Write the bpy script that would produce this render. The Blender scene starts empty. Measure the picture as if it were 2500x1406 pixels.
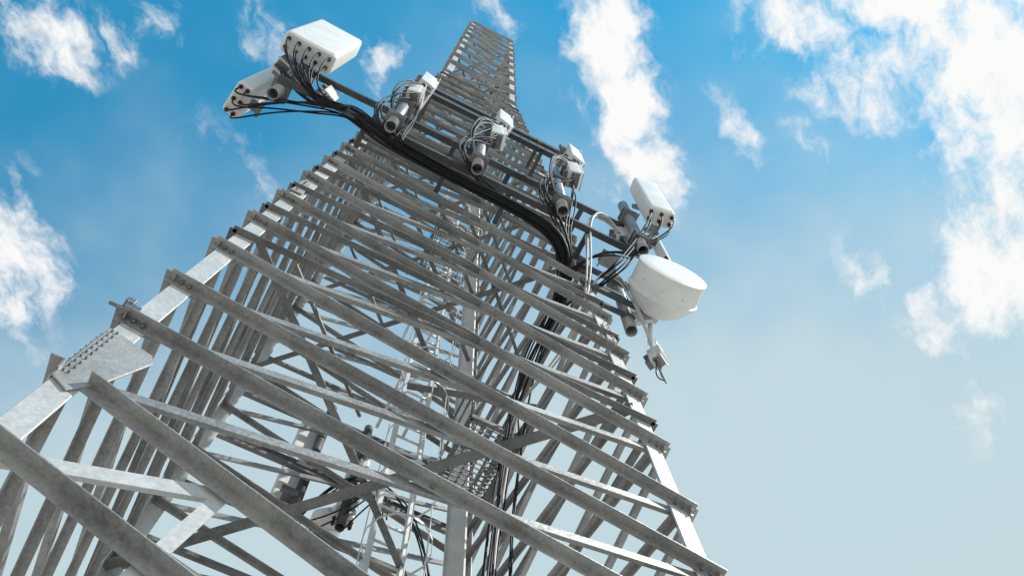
import bpy, bmesh, math, random
from mathutils import Vector, Matrix
random.seed(7)
SC=2.0; CAMZ=1.6
HA=27.02; HK=13.07; HT=22.85; HG=-CAMZ/SC
def T(x,y,h): return Vector((SC*x,SC*y,SC*h+CAMZ))
def W(h): return 1-min(h,HK)/HA
scn=bpy.context.scene
# ---------------------------------------------------------------- materials
def new_mat(name):
    m=bpy.data.materials.new(name); m.use_nodes=True
    nt=m.node_tree; return m,nt,nt.nodes['Principled BSDF']
def steel(name,c1,c2,met=.35,rough=.5,scale=3.,bump=.15,stain=0.):
    m,nt,b=new_mat(name); N=nt.nodes; L=nt.links
    tc=N.new('ShaderNodeTexCoord'); n=N.new('ShaderNodeTexNoise'); n.inputs['Scale'].default_value=scale; n.inputs['Detail'].default_value=5; n.inputs['Roughness'].default_value=.7
    L.new(tc.outputs['Object'],n.inputs['Vector'])
    n2=N.new('ShaderNodeTexNoise'); n2.inputs['Scale'].default_value=scale*18; n2.inputs['Detail'].default_value=2
    L.new(tc.outputs['Object'],n2.inputs['Vector'])
    mx=N.new('ShaderNodeMath'); mx.operation='MULTIPLY_ADD'; mx.inputs[1].default_value=.35; L.new(n2.outputs['Fac'],mx.inputs[0]); 
    ml=N.new('ShaderNodeMath'); ml.operation='MULTIPLY'; ml.inputs[1].default_value=.75; L.new(n.outputs['Fac'],ml.inputs[0]); L.new(ml.outputs[0],mx.inputs[2])
    cr=N.new('ShaderNodeValToRGB'); cr.color_ramp.elements[0].position=.40; cr.color_ramp.elements[1].position=.66
    cr.color_ramp.elements[0].color=(*c1,1); cr.color_ramp.elements[1].color=(*c2,1)
    L.new(mx.outputs[0],cr.inputs[0]); col=cr.outputs[0]
    if stain:
        n3=N.new('ShaderNodeTexNoise'); n3.inputs['Scale'].default_value=1.3; n3.inputs['Detail'].default_value=4; L.new(tc.outputs['Object'],n3.inputs['Vector'])
        mr3=N.new('ShaderNodeMapRange'); mr3.inputs[1].default_value=.52; mr3.inputs[2].default_value=.72; mr3.inputs[4].default_value=stain; L.new(n3.outputs['Fac'],mr3.inputs[0])
        ms=N.new('ShaderNodeMix'); ms.data_type='RGBA'; L.new(mr3.outputs[0],ms.inputs[0]); L.new(col,ms.inputs[6]); ms.inputs[7].default_value=(.20,.17,.14,1); col=ms.outputs[2]
    L.new(col,b.inputs['Base Color'])
    b.inputs['Metallic'].default_value=met
    mr=N.new('ShaderNodeMapRange'); mr.inputs[3].default_value=rough-.1; mr.inputs[4].default_value=rough+.15
    L.new(n2.outputs['Fac'],mr.inputs[0]); L.new(mr.outputs[0],b.inputs['Roughness'])
    if bump>.04:
        bp=N.new('ShaderNodeBump'); bp.inputs['Strength'].default_value=bump; bp.inputs['Distance'].default_value=.01
        L.new(n2.outputs['Fac'],bp.inputs['Height']); L.new(bp.outputs[0],b.inputs['Normal'])
    return m
M_leg=steel('galvanised_leg',(.46,.455,.445),(.64,.635,.625),.25,.42,2.,.15,.3)
M_br=steel('galvanised_brace',(.23,.226,.218),(.43,.42,.405),.45,.38,2.5,.15,.25)
M_br2=steel('weathered_brace',(.20,.196,.188),(.40,.39,.378),.4,.42,2.5,.15,.3)
M_hz=steel('dark_angle',(.10,.098,.095),(.22,.215,.207),.3,.5,2.5)  # darker grey steel for horizontals, plan bracing and platforms
M_lad=steel('ladder_galvanised',(.54,.535,.52),(.70,.695,.68),.2,.45,3.)
M_dark=steel('dark_rail',(.05,.05,.05),(.11,.11,.108),.4,.5,3.)
M_plate=steel('gusset_plate',(.36,.335,.31),(.52,.49,.46),.4,.4,3.,.15,.4)
M_white=steel('radome_paint',(.68,.675,.65),(.80,.795,.77),0.,.4,3.,.02)
M_grey=steel('radio_casing',(.52,.52,.51),(.70,.70,.68),.0,.45,3.,.05)
M_pipe=steel('pipe_steel',(.22,.22,.22),(.42,.42,.42),.5,.38,4.)
M_bolt=steel('bolt_steel',(.13,.13,.13),(.26,.26,.26),.6,.4,5.)
def plain(name,c,rough=.5,met=0,spec=.5):
    m,nt,b=new_mat(name); N=nt.nodes; L=nt.links
    n=N.new('ShaderNodeTexNoise'); n.inputs['Scale'].default_value=9; n.inputs['Detail'].default_value=2
    cr=N.new('ShaderNodeValToRGB'); cr.color_ramp.elements[0].color=(*[a*.75 for a in c],1); cr.color_ramp.elements[1].color=(*[min(1,a*1.2) for a in c],1)
    tc=N.new('ShaderNodeTexCoord'); L.new(tc.outputs['Object'],n.inputs['Vector'])
    L.new(n.outputs['Fac'],cr.inputs[0]); L.new(cr.outputs[0],b.inputs['Base Color'])
    b.inputs['Roughness'].default_value=rough; b.inputs['Metallic'].default_value=met; b.inputs['Specular IOR Level'].default_value=spec; return m
M_blk=plain('black_cable',(.012,.012,.013),.5,0,.25)
M_wc=plain('grey_cable',(.5,.5,.48),.5)
M_red=plain('red_cap',(.28,.07,.06),.5)
# ---------------------------------------------------------------- mesh helpers
def prism(bm,p0,p1,ex,ey,pts,cap=True):
    a=[bm.verts.new(p0+ex*x+ey*y) for x,y in pts]; b=[bm.verts.new(p1+ex*x+ey*y) for x,y in pts]
    n=len(pts)
    for i in range(n):
        j=(i+1)%n; bm.faces.new((a[i],a[j],b[j],b[i]))
    if cap: bm.faces.new(a[::-1]); bm.faces.new(b)
def Lsec(s,t,s2=None):
    s2=s2 or s
    return [(0,0),(s,0),(s,t),(t,t),(t,s2),(0,s2)]
def perp(a,up=Vector((0,0,1))):
    ex=a.cross(up)
    if ex.length<1e-3: ex=a.cross(Vector((0,1,0)))
    ex.normalize(); return ex,ex.cross(a).normalized()
def bar(bm,p0,p1,w,h,up=Vector((0,0,1))):
    a=(p1-p0).normalized(); ex,ey=perp(a,up)
    prism(bm,p0,p1,ex,ey,[(-w/2,-h/2),(w/2,-h/2),(w/2,h/2),(-w/2,h/2)])
def Lbar(bm,p0,p1,s,t=.007):
    a=(p1-p0).normalized(); ex,ey=perp(a); prism(bm,p0,p1,ex,ey,Lsec(s,t))
def tube(bm,p0,p1,r,n=16,r2=None,cap=True):
    a=(p1-p0).normalized(); ex,ey=perp(a); r2=r if r2 is None else r2
    A=[];B=[]
    for i in range(n):
        c,s=math.cos(2*math.pi*i/n),math.sin(2*math.pi*i/n)
        A.append(bm.verts.new(p0+(ex*c+ey*s)*r)); B.append(bm.verts.new(p1+(ex*c+ey*s)*r2))
    for i in range(n):
        f=bm.faces.new((A[i],A[(i+1)%n],B[(i+1)%n],B[i])); f.smooth=True
    if cap: bm.faces.new(A[::-1]); bm.faces.new(B)
def box(bm,c,sx,sy,sz,R=None):
    R=R or Matrix.Identity(3)
    v=[bm.verts.new(c+R@Vector((x*sx/2,y*sy/2,z*sz/2))) for x in(-1,1) for y in(-1,1) for z in(-1,1)]
    for f in((0,1,3,2),(4,6,7,5),(0,4,5,1),(2,3,7,6),(0,2,6,4),(1,5,7,3)): bm.faces.new([v[i] for i in f])
def hollow(bm,p0,p1,r,th,n=20):
    a=(p1-p0).normalized(); ex,ey=perp(a); R_=[]
    for p,rr in((p0,r),(p1,r),(p1,r-th),(p0,r-th)):
        R_.append([bm.verts.new(p+(ex*math.cos(2*math.pi*i/n)+ey*math.sin(2*math.pi*i/n))*rr) for i in range(n)])
    for k in range(4):
        A,B=R_[k],R_[(k+1)%4]
        for i in range(n):
            f=bm.faces.new((A[i],A[(i+1)%n],B[(i+1)%n],B[i])); f.smooth=k in(0,2)
    q=p0+a*(min(.6,(p1-p0).length*.5)); bm.faces.new([bm.verts.new(q+(ex*math.cos(2*math.pi*i/n)+ey*math.sin(2*math.pi*i/n))*(r-th*.5)) for i in range(n)])
def finish(bm,name,mat,parent,bevel=0,seg=2):
    bmesh.ops.recalc_face_normals(bm,faces=bm.faces)
    me=bpy.data.meshes.new(name); bm.to_mesh(me); bm.free()
    o=bpy.data.objects.new(name,me); bpy.context.collection.objects.link(o)
    for m in (mat if isinstance(mat,list) else [mat]): me.materials.append(m)
    if parent: o.parent=parent
    if bevel:
        md=o.modifiers.new('bevel','BEVEL'); md.width=bevel; md.segments=seg; md.limit_method='ANGLE'
    return o
def empty(name,loc=(0,0,0)):
    e=bpy.data.objects.new(name,None); bpy.context.collection.objects.link(e); e.empty_display_size=.3; return e
def cable_obj(name,paths,r,mat,parent):
    cu=bpy.data.curves.new(name,'CURVE'); cu.dimensions='3D'; cu.bevel_depth=r; cu.bevel_resolution=2; cu.resolution_u=6
    for P in paths:
        s=cu.splines.new('NURBS'); s.points.add(len(P)-1)
        for i,p in enumerate(P): s.points[i].co=(*p,1)
        s.use_endpoint_u=True; s.order_u=4 if len(P)>3 else 3
    cu.materials.append(mat)
    o=bpy.data.objects.new(name,cu); bpy.context.collection.objects.link(o); o.parent=parent; return o
def jit(P,s,e=0.):
    n=len(P); off=Vector([random.gauss(0,s) for _ in range(3)])
    return [p+off*(e if i in(0,n-1) else 1)+Vector([random.gauss(0,s*.5) for _ in range(3)])*(e if i in (0,n-1) else 1) for i,p in enumerate(P)]
# ---------------------------------------------------------------- tower
tower=empty('lattice_tower')
FN={'F':Vector((0,-1,0)),'R':Vector((1,0,0)),'B':Vector((0,1,0)),'L':Vector((-1,0,0))}
def fp(face,u,h,off=0,slack=0):
    w=W(h); u=u*(w+slack)
    x,y={'F':(u,-w),'R':(w,u),'B':(-u,w),'L':(-w,-u)}[face]
    return T(x,y,h)+FN[face]*off
bm=bmesh.new()
for sx in(-1,1):
    for sy in(-1,1):
        for h0,h1,s in((HG,5.2,.135),(5.2,HK,.12),(HK,HT,.16)):
            if sy>0 and h0<HK: s*=1.25
            p0=T(sx*W(h0),sy*W(h0),h0); p1=T(sx*W(h1),sy*W(h1),h1)
            prism(bm,p0,p1,Vector((-sx,0,0)),Vector((0,-sy,0)),Lsec(s,.014))
finish(bm,'legs',M_leg,tower,.003,1)
nodes=[2.03,2.40,2.77,3.21,3.66,4.12,4.63]
while nodes[-1]<HK-.5: nodes.append(nodes[-1]+.50+.01*(len(nodes)-6))
nodes[-1]=HK
k=9
for i in range(1,k+1): nodes.append(HK+(HT-HK)*i/k)
low=[HG+.05,.35,1.19,2.03]
bA=bmesh.new(); bB=bmesh.new(); bD=bmesh.new(); bR=bmesh.new(); bolts=bmesh.new()
def brace(bm,face,u0,h0,u1,h1,size,outer,slack=0.0,th=.007,flip=1,out=None):
    off=0.002 if outer else -.017
    p0=fp(face,u0,h0,off,slack); p1=fp(face,u1,h1,off,slack)
    a=(p1-p0).normalized(); n=FN[face]
    s=n.cross(a); 
    if s.z<0: s=-s
    s.normalize(); nn=a.cross(s).normalized()
    if nn.dot(n)<0: nn=-nn
    s=s*flip
    o=s*size*.5
    prism(bm,p0+o,p1+o,-s,(nn if outer else -nn),Lsec(size,th,out or size))
def hexbolt(p,n,r=.012,l=.014):
    tube(bolts,p-n*.002,p+n*l,r,6)
for face in 'FRBL':
    for i in range(len(nodes)-1):
        h0,h1=nodes[i],nodes[i+1]
        s=.068 if h0<4.6 else (.064 if h0<HK else .075)
        sl=.02 if h0<HK else .0
        brace(bA,face,-1,h1,1,h0,s,True,sl)
        if h0<HK-.01: brace(bB,face,-1,h0,1,h1,s*.9,False,-.01)
        elif i%2==0: brace(bB,face,-1,h0,1,h1,s*.9,False,-.01)
        if 3.2<h0<HK-.01: brace(bD,face,-1,(h0+h1)/2,1,(h0+h1)/2,s*.8,True,.015,flip=-1)
        if h0>=HK-.01:
            brace(bA,face,-1,h1-.02,1,h1-.02,.11,True,.0,flip=-1)
        if h0<9:
            for u in(-1,1):
                for du in(.025,.055):
                    hh=h1 if u<0 else h0; other=h0 if u<0 else h1
                    uu=u*(1-du); hb=hh+(other-hh)*du/2
                    hexbolt(fp(face,uu,hb,.012),FN[face])
            hexbolt(fp(face,0,(h0+h1)/2,.008),FN[face])
    for i in range(3):
        h0,h1=low[i],low[i+1]
        brace(bA,face,-.93 if i==2 else -1,h1-(.03 if i==2 else 0),1,h0,.076,True,.0)
        brace(bB,face,-1,h0,1,h1,.065,False,-.01)
    brace(bA,face,-1,1.69,1,.85,.074,True,.02)
    brace(bR,face,-.93,1.66,-.50,1.83,.085,False)
    brace(bR,face,-.50,1.83,-.62,1.25,.07,False)
    brace(bD,face,-.60,1.58,.2,1.33,.06,False)
finish(bA,'outer_diagonals',M_br,tower); finish(bB,'inner_diagonals',M_br2,tower); finish(bD,'horizontals',M_hz,tower); finish(bR,'redundants',M_leg,tower)
bm=bmesh.new()
for h in (3.55,5.6,6.9,8.3,10.0,11.6,13.07,15.5,18,20.5):
    w=W(h)*.97
    for a,b in(((-w,w),(w,-w)),((-w,-w),(w,w))):
        z=.0 if a[1]>0 else .02
        Lbar(bm,T(*a,h+z),T(*b,h+z),.10 if h<5 and z==0 else .065,.009)
    if 5<h<13:
        for a,b in(((0,-w),(w,0)),((0,w),(-w,0))): Lbar(bm,T(*a,h+.05),T(*b,h+.05),.045)
finish(bm,'plan_bracing',M_hz,tower)
bm=bmesh.new()
def plate(face,pts,off,th=.012):
    A=[fp(face,0,h,off)+{'F':Vector((1,0,0)),'R':Vector((0,1,0)),'B':Vector((-1,0,0)),'L':Vector((0,-1,0))}[face]*(u*SC) for u,h in pts]
    n=FN[face]; a=[bm.verts.new(p) for p in A]; b=[bm.verts.new(p+n*th) for p in A]
    m=len(A)
    for i in range(m): bm.faces.new((a[i],a[(i+1)%m],b[(i+1)%m],b[i]))
    bm.faces.new(a[::-1]); bm.faces.new(b)
for face in 'FRBL':
    for sg in(-1,1):
        w0=W(1.93);w1=W(2.25)
        plate(face,[(sg*w0,1.99),(sg*(w0-.05),1.95),(sg*(w0-.095),2.02),(sg*(w1-.145),2.22),(sg*(w1-.13),2.26),(sg*w1,2.31)],.0035)
        for j in range(10):
            hh=2.02+.03*j; pp=fp(face,0,hh,.017); d=Vector((1,0,0)) if face in'FB' else Vector((0,1,0))
            for kk in(.009,.022): hexbolt(pp+d*(sg*(W(hh)-kk)*SC),FN[face],.006,.012)
        for hc in(4.4,7.4,10.2):
            plate(face,[(sg*W(hc-.12),hc-.12),(sg*(W(hc)-.05),hc-.12),(sg*(W(hc)-.05),hc+.12),(sg*W(hc+.12),hc+.12)],.0105)
            for j in range(6):
                hh=hc-.1+.04*j; d=Vector((1,0,0)) if face in'FB' else Vector((0,1,0)); hexbolt(fp(face,0,hh,.022)+d*(sg*(W(hh)-.02)*SC),FN[face],.009,.014)
finish(bm,'gusset_plates',M_plate,tower,.002,1)
bm=bmesh.new()
q=T(-W(2.47)-.01,-W(2.47),2.47)
box(bm,q,.10,.05,.05); tube(bm,q+Vector((-.12,0,-.02)),q+Vector((.02,0,-.02)),.012,8); tube(bm,q+Vector((-.04,-.05,0)),q+Vector((-.04,.06,0)),.01,6); box(bm,q+Vector((-.03,0,.05)),.05,.06,.06)
finish(bm,'leg_clamp',M_bolt,tower,.003,1)
finish(bolts,'bolts',M_bolt,tower)
# ladder with cage
bm=bmesh.new()
def lad(h): t=(h)/10; return .25-.08*t,.28
H0,H1=.2,12.5
for dx in(-.08,.08):
    x0,y0=lad(H0);x1,y1=lad(H1); bar(bm,T(x0+dx,y0,H0),T(x1+dx,y1,H1),.08,.045)
h=H0
while h<H1:
    x,y=lad(h); tube(bm,T(x-.08,y,h),T(x+.08,y,h),.016,6); h+=.14
for i in range(26):
    h=H0+.6+i*.45
    x,y=lad(h); P=[T(x+.15*math.cos(a),y+.16*math.sin(a)*1.0-.15,h) for a in [math.pi*(-.25+1.5*k/10)+math.pi for k in range(11)]]
    for a,b in zip(P,P[1:]): bar(bm,a,b,.006,.03)
for ang in(.95,1.5,2.05):
    a=math.pi*ang
    P=[]
    for h in(H0+.6,H1):
        x,y=lad(h); P.append(T(x+.147*math.cos(a),y+.157*math.sin(a)-.15,h))
    bar(bm,P[0],P[1],.022,.006)
for h in(2.3,3.55,5.6,6.9,8.3,10,11.6):
    x,y=lad(h); bar(bm,T(x-.09,y+.02,h),T(x-.09,W(h)*.97,h),.04,.04); bar(bm,T(x+.09,y+.02,h),T(x+.09,W(h)*.97,h),.04,.04)
a=T(W(.3)-.12,W(.3)-.12,.3); b=T(W(12.8)-.10,W(12.8)-.10,12.8)
ax=(b-a).normalized(); nrm=Vector((-.7,-.7,0)); ex=ax.cross(nrm).normalized(); ey=ex.cross(ax).normalized()
prism(bm,a,b,ex,ey,[(-.12,-.004),(.12,-.004),(.12,.05),(.112,.05),(.112,.004),(-.112,.004),(-.112,.05),(-.12,.05)])
finish(bm,'caged_ladder_and_tray',M_lad,tower)
bm=bmesh.new()
def platform(x0,x1,y0,y1,h):
    for y in(y0,y1): bar(bm,T(x0,y,h),T(x1,y,h),.05,.07)
    for x in(x0,x1): bar(bm,T(x,y0,h),T(x,y1,h),.05,.07)
    n=14
    for i in range(1,n): y=y0+(y1-y0)*i/n; bar(bm,T(x0,y,h+.01),T(x1,y,h+.01),.01,.03)
    for i in range(1,6): x=x0+(x1-x0)*i/6; bar(bm,T(x,y0,h+.01),T(x,y1,h+.01),.012,.012)
    for x in(x0,x1):
        for y in(y0,y1): tube(bm,T(x,y,h),T(x,y,h+.5),.016,8)
    for z in(.28,.5):
        tube(bm,T(x0,y0,h+z),T(x1,y0,h+z),.015,8); tube(bm,T(x0,y0,h+z),T(x0,y1,h+z),.015,8); tube(bm,T(x1,y0,h+z),T(x1,y1,h+z),.015,8)
platform(.5,.8,.1,.55,4.9); platform(.05,.45,.1,.5,8.2); platform(0,.4,0,.4,11.0)
Lbar(bm,T(.1,.1,4.88),T(.8,-.1,4.88),.08); Lbar(bm,T(.8,-.3,4.88),T(.8,.8,4.88),.07)
finish(bm,'rest_platforms',M_hz,tower)
# ---------------------------------------------------------------- antenna mounting frame
bm=bmesh.new(); YA=-.99
bar(bm,T(-1.33,YA,6.25),T(1.3,YA,6.25),.08,.08); bar(bm,T(-1.30,YA,5.68),T(1.28,YA,5.68),.08,.08)
for x in(-.74,.74,-.2,.2):
    for h in(6.25,5.68): bar(bm,T(x,YA,h),T(x,-W(h)+.02,h),.06,.06)
def holed(h,y,x0,x1,wid=.2):
    n=20; dx=(x1-x0)/n
    for i in range(n):
        a=x0+dx*i; c=a+dx*.80; box(bm,T((a+c)/2,y,h),(c-a)*SC,.008,wid)
        for s in(-1,1): box(bm,T((c+a+dx)/2,y,h)+Vector((0,0,s*wid*.31)),(a+dx-c)*SC,.008,wid*.38)
    bar(bm,T(x0,y,h)+Vector((0,.055,wid/2)),T(x1,y,h)+Vector((0,.055,wid/2)),.11,.008)
holed(8.25,-.96,-.64,.76); holed(7.7,-1.0,-.68,.82)
for x in(-.62,.74): bar(bm,T(x,-1.0,7.5),T(x,-.95,8.6),.1,.06)
for x in(-.5,.5):
    bar(bm,T(x,-.96,8.2),T(x,-W(8.2),8.2),.06,.06); bar(bm,T(x,-.97,7.75),T(x,-W(7.7),7.7),.06,.06)
for h in(5.45,5.12):
    bar(bm,T(.72,-.83,h),T(1.16,-.83,h),.05,.10); bar(bm,T(.72,-.76,h),T(1.1,-.76,h),.05,.08)
finish(bm,'mounting_frame',M_dark,tower,.003,1)
bm=bmesh.new(); YP=-1.06
pipes=[(-1.27,-.93,5.5,6.9),(-.60,YP,5.5,6.6),(-.05,YP,5.5,6.6),(.51,YP,5.5,6.6),(1.05,YP,5.5,6.6),(1.07,-.74,4.95,6.0)]
for x,y,a,b in pipes: hollow(bm,T(x,y,a),T(x,y,b),.07,.008)
finish(bm,'mounting_pipes',M_pipe,tower)
bm=bmesh.new()
for x,y,a,b in pipes:
    for h in(5.68,6.25):
        box(bm,T(x,y,h)+Vector((0,.0,0)),.2,.2,.03); box(bm,T(x,y,h+.06),.22,.19,.02)
        for sx in(-1,1): tube(bm,T(x,y,h)+Vector((sx*.1,-.12,-.0)),T(x,y,h)+Vector((sx*.1,.14,.0)),.012,6)
finish(bm,'pipe_clamps',M_bolt,tower,.003,1)
# ---------------------------------------------------------------- equipment
def rbox(name,c,sx,sy,sz,mat,parent,rot=0,bev=.03,seg=4):
    bm=bmesh.new(); box(bm,Vector((0,0,0)),sx,sy,sz)
    o=finish(bm,name,mat,parent,bev,seg); o.location=c; o.rotation_euler=(0,0,rot)
    for p in o.data.polygons: p.use_smooth=True
    return o
def panel_antenna(x,y,h0,h1,w,d,rot,nconn=4,name='panel_antenna'):
    e=empty(name); R=Matrix.Rotation(rot,3,'Z'); c=T(x,y,(h0+h1)/2); H=(h1-h0)*SC
    rbox('radome',c,w,d,H,M_white,e,rot,min(w,d)*.22,5)
    b=T(x,y,h0)
    rbox('end_cap',b+Vector((0,0,.0)),w*.9,d*.84,.03,M_grey,e,rot,.012,2)
    bm=bmesh.new(); bm2=bmesh.new(); pts=[]
    for i in range(nconn):
        for j in(-1,1):
            q=b+R@Vector(((i-(nconn-1)/2)*w*.78/max(nconn-1,1),j*d*.2,-.012)); pts.append(q)
            tube(bm,q,q-Vector((0,0,.05)),.019,10); tube(bm2,q-Vector((0,0,.0)),q-Vector((0,0,.02)),.028,10)
    finish(bm,'connectors',M_blk,e); finish(bm2,'connector_collars',M_red if nconn<4 else M_bolt,e)
    bm=bmesh.new()
    for t in(.12,.85):
        q=c+Vector((0,0,-H/2+H*t)); box(bm,q+R@Vector((0,d/2+.05,0)),.12,.12,.07,R); box(bm,q+R@Vector((0,d/2+.13,0)),.2,.05,.1,R)
    finish(bm,'tilt_brackets',M_bolt,e,.004,1)
    return e,pts
def radio_unit(x,y,h,rot,w=.2,d=.12,H=.55):
    e=empty('remote_radio_unit'); R=Matrix.Rotation(rot,3,'Z'); c=T(x,y,h)
    rbox('housing',c,w,d,H,M_grey,e,rot,.012,2)
    bm=bmesh.new()
    for i in range(9): box(bm,c+R@Vector(((-.45+.9*i/8)*w,-d/2-.025,0)),.006,.05,H*.9,R)
    finish(bm,'cooling_fins',M_grey,e)
    bm=bmesh.new()
    box(bm,c+R@Vector((0,d/2+.03,H*.3)),w*.6,.06,.05,R); box(bm,c+R@Vector((0,d/2+.03,-H*.3)),w*.6,.06,.05,R)
    box(bm,c+R@Vector((0,-.02,-H*.5-.004)),w*.8,d*.7,.012,R)
    pts=[]
    for i in range(4):
        q=c+R@Vector(((-.36+.24*i)*w,0,-H/2)); tube(bm,q,q-Vector((0,0,.05)),.016,8); pts.append(q-Vector((0,0,.04)))
    finish(bm,'bracket_and_ports',M_bolt,e)
    bm=bmesh.new(); box(bm,c+R@Vector((0,-d/2-.035,H*.5+.05)),w*1.1,.008,.16,R); box(bm,c+R@Vector((0,-d/2-.035,-H*.5-.03)),w*1.05,.008,.08,R)
    finish(bm,'sun_shield_tabs',M_white,e)
    return e,pts
e1,c1=panel_antenna(-1.25,-1.14,6.0,7.1,.68,.28,.03,5)
e2,c2=panel_antenna(-1.47,-.76,5.7,6.6,.42,.22,-1.4,3)
e3,c3=panel_antenna(1.17,-1.2,6.0,6.85,.36,.24,-.15,3)
e4,c4=panel_antenna(1.36,-.95,6.0,6.6,.2,.14,.6,2)
e5,c5=panel_antenna(-.24,1.02,4.6,5.9,.36,.2,3.14,3)
e6,c6=panel_antenna(.12,1.05,4.9,5.7,.26,.16,3.0,3)
rus=[]
for x,dx in((-.60,.02),(-.05,.08),(.51,.10)):
    rus.append(radio_unit(x+dx,YP-.05,6.5,1.35,.24,.16,.62)[1]); rus.append(radio_unit(x+dx+.02,YP-.03,7.05,1.75,.38,.2,.85)[1])
rus.append(radio_unit(-1.36,-.98,6.1,.3,.2,.14,.4)[1]); rus.append(radio_unit(-1.06,-.93,6.1,2.,.2,.14,.45)[1]); rus.append(radio_unit(1.02,-.95,6.1,1.2,.18,.12,.4)[1])
rus.append(radio_unit(1.2,-.72,4.75,.5,.16,.1,.25)[1])
def dish():
    e=empty('microwave_dish_antenna'); c=T(1.165,-1.11,5.15); r=.41
    prof=[(0,.0),(r*.6,-.004),(r*.93,-.0),(r,.015),(r,.05),(r*.985,.052),(r*.985,.28),(r*1.02,.285),(r*1.02,.315),(r*.97,.32),(r*.88,.39),(r*.68,.49),(r*.42,.56),(r*.2,.59),(0.0,.595)]
    bm=bmesh.new(); n=48; rings=[]
    for rr,yy in prof:
        if rr==0: rings.append([bm.verts.new((0,yy,0))]); continue
        rings.append([bm.verts.new((rr*math.cos(2*math.pi*i/n),yy,rr*math.sin(2*math.pi*i/n))) for i in range(n)])
    for A,B in zip(rings,rings[1:]):
        for i in range(n):
            j=(i+1)%n
            if len(A)==1: f=bm.faces.new((A[0],B[i],B[j]))
            elif len(B)==1: f=bm.faces.new((A[i],B[0],A[j]))
            else: f=bm.faces.new((A[i],B[i],B[j],A[j]))
            f.smooth=True
    o=finish(bm,'reflector_and_shroud',M_white,e); o.location=c; o.rotation_euler=(0,0,-.08)
    md=o.modifiers.new('es','EDGE_SPLIT'); md.split_angle=math.radians(35)
    bm=bmesh.new()
    for i in range(10):
        a=2*math.pi*i/10; q=c+Vector((r*.985*math.cos(a)+.015,.18,r*.985*math.sin(a))); tube(bm,q,q+Vector((math.cos(a),0,math.sin(a)))*.01,.005,6)
    finish(bm,'rivets',M_bolt,e)
    bm=bmesh.new(); b=c+Vector((.04,.60,0))
    box(bm,b,.16,.08,.16); bar(bm,b,T(1.07,-.74,5.25),.1,.12); bar(bm,b+Vector((0,0,-.12)),T(1.07,-.74,5.05),.05,.05)
    finish(bm,'mount_bracket',M_grey,e,.006,2)
    bm=bmesh.new(); q=T(1.2,-.72,4.95); tube(bm,b-Vector((0,-.03,.05)),q,.03,10); 
    finish(bm,'waveguide',M_grey,e)
dish()
def drum():
    e=empty('microwave_dish_antenna'); c=T(.05,1.2,5.0); bm=bmesh.new(); tube(bm,c+Vector((0,-.12,0)),c+Vector((0,.12,0)),.2,32); tube(bm,c+Vector((0,-.26,0)),c+Vector((0,-.125,0)),.06,32,.195)
    bar(bm,c+Vector((0,-.26,0)),T(.1,.96,5.0),.06,.06)
    finish(bm,'shroud',M_white,e,.006,2)
drum()
bm=bmesh.new()
hollow(bm,T(-.18,.93,4.5),T(-.18,.93,5.9),.06,.008); hollow(bm,T(.1,.96,4.7),T(.1,.96,5.9),.06,.008)
bar(bm,T(-.8,.88,5.0),T(.8,.88,5.0),.07,.07); bar(bm,T(-.78,.86,5.6),T(.78,.86,5.6),.07,.07)
finish(bm,'rear_mounts',M_dark,tower)
# ---------------------------------------------------------------- cables
paths=[]; runs=[]
trunk=[T(-.86,-1.0,5.75),T(-.7,-.98,5.55),T(-.45,-.97,5.5),T(-.1,-.98,5.42),T(.25,-.97,5.42),T(.5,-.95,5.45),T(.66,-.86,5.35),T(.72,-.6,5.3),T(.74,-.3,5.4),T(.74,0,5.2),T(.76,.15,4.7),T(.77,.3,4.2),T(.78,.38,3.4),T(.8,.4,2.2),T(.85,.4,.5)]
cnt=0
def down(P):
    # one cable in five runs down the tower, the rest stop at the junction on the frame corner
    global cnt; cnt+=1
    J=jit(P,.03,0)
    if cnt%5: 
        while (J[-1].z<5.3*SC+CAMZ-.3 or J[-1].y>-.3*SC) and len(J)>5: J.pop()
    else:
        s=Vector((random.gauss(0,.05),random.gauss(0,.13),0))
        for i,p in enumerate(J):
            if p.y>-.5*SC: J[i]=p+s
    return J
for q in c1+c2:
    q2=q-Vector((0,0,.05)); m=T(-1.15,-.95,5.72)
    P=[q2,q2-Vector((0,0,.25)),(q2*.45+m*.55)-Vector((0,0,.25)),T(-1.0,-.98,5.6)]+trunk
    J=down(P); J[0]=q2; paths.append(J)
for pts,x in zip(rus[:6],(-.6,-.6,-.05,-.05,.51,.51)):
    for q in pts:
        side=-.13 if random.random()<.6 else .1
        P=[q,q-Vector((0,0,.18)),T(x+side,YP-.02,6.1),T(x+side*.9,YP+.02,5.75),T(x+.06,-.98,5.5)]
        k=[t for t in trunk if t.x>(x+.1)*SC]
        J=down(P+k); J[0]=q; paths.append(J)
for q in c3:
    q2=q-Vector((0,0,.05)); P=[q2,q2-Vector((0,0,.3)),T(1.05,-1.05,5.7),T(.93,-1.02,5.25),T(.83,-.9,5.15),T(.76,-.6,5.3)]+trunk[8:]
    J=down(P); J[0]=q2; paths.append(J)
for pts in rus[6:9]:
    for q in pts:
        s=-1 if q.x<0 else 1
        P=[q,q-Vector((0,0,.2)),T(s*1.1,-.95,5.6),T(s*.95,-1.0,5.55)]+(trunk if s<0 else trunk[6:]); J=down(P); J[0]=q; paths.append(J)
for x in(-.6,-.05,.51):
    for i in range(7):
        a=T(x+.08,YP-.08,6.7)+Vector((random.uniform(-.08,.08),0,random.uniform(-.2,.3)))
        paths.append([a,a+Vector((-.25,-.1,-.1)),T(x-.13,YP-.06,6.2)+Vector((random.uniform(-.05,.05),0,0)),T(x-.03,YP,5.85),T(x+.05,-1.0,5.55)])
cable_obj('feeder_cables',paths,.0105,M_blk,tower)
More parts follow.
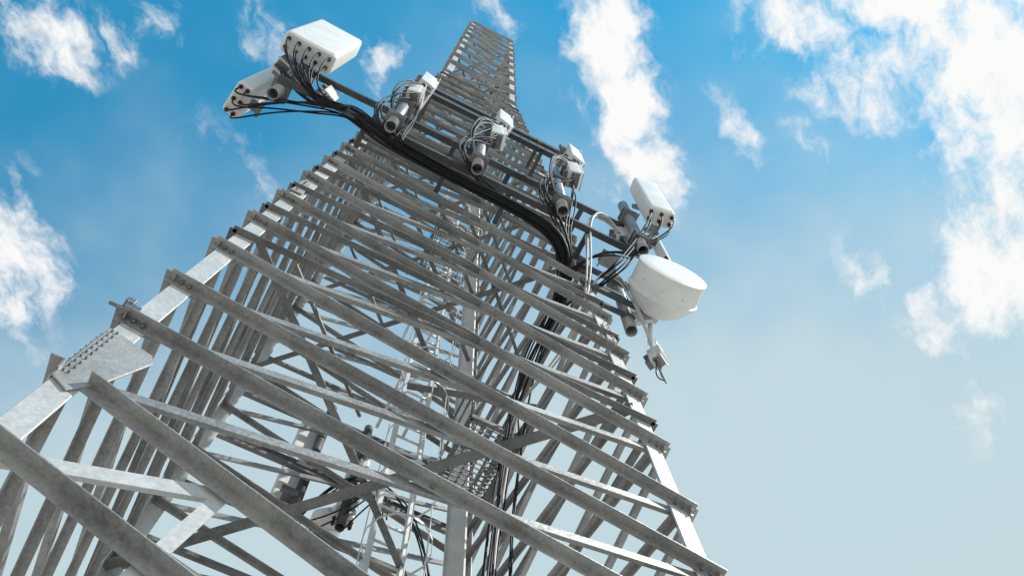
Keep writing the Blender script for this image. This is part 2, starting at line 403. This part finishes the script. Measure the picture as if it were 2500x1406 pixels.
wp=[]
for i in range(4):
    wp.append(jit([T(.98,-1.0,6.0),T(.86,-1.05,6.15),T(.74,-1.05,6.0),T(.72,-.98,5.6),T(.74,-.9,5.1),T(.76,-.75,4.9)],.03,.3))
for i in range(2):
    wp.append(jit([T(1.2,-.72,4.75),T(1.05,-.9,5.2),T(.85,-.95,5.4),T(.76,-.8,5.0),T(.78,-.5,4.8)]+trunk[9:],.03,0))
cable_obj('grey_feeders',wp,.012,M_wc,tower)
rp=[]
for q in c5+c6:
    rp.append(jit([q,q-Vector((0,0,.25)),T(.1,.95,4.7),T(.25,.85,5.1),T(.35,.8,5.0),T(.5,.7,4.6),T(.62,.66,4.0),T(.74,.66,2.5)],.04,0))
for i in range(6): rp.append(jit([T(-.15,.98,4.6),T(0,.95,5.1),T(.12,.9,5.2),T(.25,.88,5.0),T(.3,.9,4.8)],.05,.5))
cable_obj('rear_cables',rp[::4]+rp[-5:],.010,M_blk,tower)
cable_obj('pigtails',[jit([q,q-Vector((0,0,.12)),q-Vector((.03,0,.3)),q-Vector((-.02,0,.42))],.02,0) for q in rus[9][:3]],.007,M_blk,tower)
# unseen ground, surface made pale to bounce light up onto undersides
bm=bmesh.new(); s=3000
bm.faces.new([bm.verts.new(v) for v in((-s,-s,0),(s,-s,0),(s,s,0),(-s,s,0))])
M_ground=steel('bounce_ground',(.30,.29,.27),(.46,.45,.42),0,.85,.6,.4)
finish(bm,'ground',M_ground,None)
bm=bmesh.new()
for sx in(-1,1):
    for sy in(-1,1): box(bm,Vector((sx*2.06,sy*2.06,.12)),.8,.8,.24)
finish(bm,'foundation_pads',M_grey,tower,.02,2)
# ---------------------------------------------------------------- camera
yaw,pitch,roll=.4732,1.2394,-.0088
f=Vector((math.sin(yaw)*math.cos(pitch),math.cos(yaw)*math.cos(pitch),math.sin(pitch)))
r=Vector((math.cos(yaw),-math.sin(yaw),0)); u=r.cross(f)
r2=r*math.cos(roll)+u*math.sin(roll); u2=-r*math.sin(roll)+u*math.cos(roll)
cam=bpy.data.cameras.new('camera'); co=bpy.data.objects.new('camera',cam); bpy.context.collection.objects.link(co)
M=Matrix((r2,u2,-f)).transposed().to_4x4(); M.translation=T(-.4070,-2.1863,0); co.matrix_world=M
cam.sensor_width=36; cam.lens=2355.1/2500*36; cam.clip_end=8000; scn.camera=co
# ---------------------------------------------------------------- light and sky
SD=Vector((.62,-.62,.85)).normalized()
sun=bpy.data.lights.new('sun','SUN'); sun.energy=4.8; sun.angle=math.radians(.5); sun.color=(1,.965,.9)
so=bpy.data.objects.new('sun',sun); bpy.context.collection.objects.link(so); so.rotation_euler=SD.to_track_quat('Z','Y').to_euler()
w=bpy.data.worlds.new('World'); scn.world=w; w.use_nodes=True; nt=w.node_tree; N=nt.nodes; L=nt.links
w.cycles.sampling_method='NONE'
bg=N['Background']; 
sky=N.new('ShaderNodeTexSky'); sky.sky_type='NISHITA'; sky.sun_disc=False; sky.sun_elevation=math.asin(SD.z); sky.sun_rotation=math.atan2(SD.x,SD.y)
sky.air_density=1.0; sky.dust_density=.3; sky.ozone_density=2.0
def math_(op,a,b=None,c=None,clamp=False):
    n=N.new('ShaderNodeMath'); n.operation=op; n.use_clamp=clamp
    for i,v in enumerate((a,b,c)):
        if v is None: continue
        if isinstance(v,(int,float)): n.inputs[i].default_value=v
        else: L.new(v,n.inputs[i])
    return n.outputs[0]
tc=N.new('ShaderNodeTexCoord'); sp=N.new('ShaderNodeSeparateXYZ'); L.new(tc.outputs['Generated'],sp.inputs[0])
zz=math_('MAXIMUM',sp.outputs[2],.08)
cx=math_('DIVIDE',sp.outputs[0],zz); cy=math_('DIVIDE',sp.outputs[1],zz)
cb=N.new('ShaderNodeCombineXYZ'); L.new(cx,cb.inputs[0]); L.new(cy,cb.inputs[1]); P=cb.outputs[0]
def sp_dir(px,py):
    d=f+r2*((px-1250)/2355.1)-u2*((py-703)/2355.1); return Vector((d.x/d.z,d.y/d.z,0))
def noise(vec,scale,detail,rough,dist=0):
    n=N.new('ShaderNodeTexNoise'); n.noise_dimensions='2D'; n.inputs['Scale'].default_value=scale; n.inputs['Detail'].default_value=detail; n.inputs['Roughness'].default_value=rough; n.inputs['Distortion'].default_value=dist
    L.new(vec,n.inputs['Vector']); return n.outputs
warp=noise(P,11,4,.6)
wv=N.new('ShaderNodeVectorMath'); wv.operation='MULTIPLY_ADD'; L.new(warp['Color'],wv.inputs[0]); wv.inputs[1].default_value=(.075,.075,0); L.new(P,wv.inputs[2])
wo=N.new('ShaderNodeVectorMath'); wo.operation='SUBTRACT'; L.new(wv.outputs[0],wo.inputs[0]); wo.inputs[1].default_value=(.0375,.0375,0); PW=wo.outputs[0]
blobs=[((60,60),(180,130),90,.92),((270,60),(310,120),60,.44),((370,30),(430,60),55,.5),((600,20),(690,120),60,.46),((945,60),(915,230),50,.66),((1190,10),(1250,90),65,.40),
((1480,-80),(1480,190),105,1.15),((1490,150),(1590,380),85,1.12),((1580,340),(1640,490),80,1.12),((1450,450),(1530,490),60,.42),
((1850,20),(2000,120),95,.82),((2120,-30),(2330,10),115,1.15),((2350,80),(2540,220),195,1.12),((1990,170),(2150,260),90,.62),((2340,290),(2520,340),130,1.0),((2160,110),(2330,220),120,.7),((2450,380),(2520,540),110,.72),
((1740,220),(1850,410),50,.52),((1880,270),(2040,440),42,.45),((2380,580),(2540,720),170,1.05),((2200,760),(2370,820),90,.66),((2060,610),(2170,730),80,.42),((2340,960),(2390,1090),80,.36),
((-10,470),(50,800),135,.9),((510,330),(620,370),120,.22),((600,460),(690,480),90,.24)]
mask=None
for a,b,wd,st in blobs:
    A,B=sp_dir(*a),sp_dir(*b); c=(A+B)/2; d=B-A; ang=math.atan2(d.y,d.x)
    mp=N.new('ShaderNodeMapping'); mp.vector_type='TEXTURE'; mp.inputs['Location'].default_value=c; mp.inputs['Rotation'].default_value=(0,0,ang); k=wd*1.6/2355; mp.inputs['Scale'].default_value=(d.length/2+k,k,1)
    L.new(PW,mp.inputs['Vector'])
    ln=N.new('ShaderNodeVectorMath'); ln.operation='LENGTH'; L.new(mp.outputs[0],ln.inputs[0])
    mr=N.new('ShaderNodeMapRange'); mr.interpolation_type='SMOOTHSTEP'; mr.inputs[1].default_value=1.; mr.inputs[2].default_value=.0; mr.inputs[3].default_value=0; mr.inputs[4].default_value=st
    L.new(ln.outputs['Value'],mr.inputs[0]); mask=mr.outputs[0] if mask is None else math_('MAXIMUM',mask,mr.outputs[0])
wd_=sp_dir(1640,500)-sp_dir(1440,0); wm=N.new('ShaderNodeMapping'); wm.vector_type='TEXTURE'; wm.inputs['Rotation'].default_value=(0,0,math.atan2(wd_.y,wd_.x)); wm.inputs['Scale'].default_value=(1.5,1,1)
wp_=N.new('ShaderNodeVectorMath'); wp_.operation='MULTIPLY_ADD'; L.new(warp['Color'],wp_.inputs[0]); wp_.inputs[1].default_value=(.04,.04,0); L.new(P,wp_.inputs[2]); L.new(wp_.outputs[0],wm.inputs['Vector'])
nz=noise(wm.outputs[0],23,8,.64)['Fac']; nb=noise(P,5,3,.55)['Fac']
dens0=math_('ADD',mask,math_('MULTIPLY',math_('SUBTRACT',nz,.5),2.0))
dn=N.new('ShaderNodeMapRange'); dn.interpolation_type='SMOOTHSTEP'; dn.inputs[1].default_value=.12; dn.inputs[2].default_value=1.0; L.new(dens0,dn.inputs[0])
gate=N.new('ShaderNodeMapRange'); gate.interpolation_type='SMOOTHSTEP'; gate.inputs[1].default_value=.0; gate.inputs[2].default_value=.38; L.new(mask,gate.inputs[0])
dnf=math_('MULTIPLY',dn.outputs[0],gate.outputs[0])
g0=sp_dir(1250,150); g1=sp_dir(1450,1250); g=(g1-g0); gl=g.length; g=g/gl
dt=N.new('ShaderNodeVectorMath'); dt.operation='DOT_PRODUCT'; L.new(P,dt.inputs[0]); dt.inputs[1].default_value=g
hv=math_('DIVIDE',math_('SUBTRACT',dt.outputs['Value'],g0.dot(g)),gl)
hv=math_('ADD',hv,math_('MULTIPLY',math_('SUBTRACT',nb,.5),.6))
hz=N.new('ShaderNodeMapRange'); hz.interpolation_type='SMOOTHSTEP'; hz.inputs[1].default_value=-.2; hz.inputs[2].default_value=.9; hz.inputs[3].default_value=.0; hz.inputs[4].default_value=.94; L.new(hv,hz.inputs[0])
sk=N.new('ShaderNodeMix'); sk.data_type='RGBA'; sk.blend_type='MULTIPLY'; sk.inputs[0].default_value=1; L.new(sky.outputs[0],sk.inputs[6]); sk.inputs[7].default_value=(.04,.25,.25,1)
def mixc(fac,a,b):
    m=N.new('ShaderNodeMix'); m.data_type='RGBA'; L.new(fac,m.inputs[0]); L.new(a,m.inputs[6])
    if isinstance(b,tuple): m.inputs[7].default_value=b
    else: L.new(b,m.inputs[7])
    return m.outputs[2]
c=mixc(hz.outputs[0],sk.outputs[2],(.58,.71,.75,1))
hh=N.new('ShaderNodeMapRange'); hh.interpolation_type='SMOOTHSTEP'; hh.inputs[1].default_value=.80; hh.inputs[2].default_value=.45; L.new(sp.outputs[2],hh.inputs[0])
c=mixc(hh.outputs[0],c,(.64,.635,.61,1))
c=mixc(dnf,c,(.97,.97,.96,1))
L.new(c,bg.inputs[0]); bg.inputs[1].default_value=1.0
scn.view_settings.view_transform='Standard'; scn.view_settings.look='None'; scn.view_settings.exposure=0
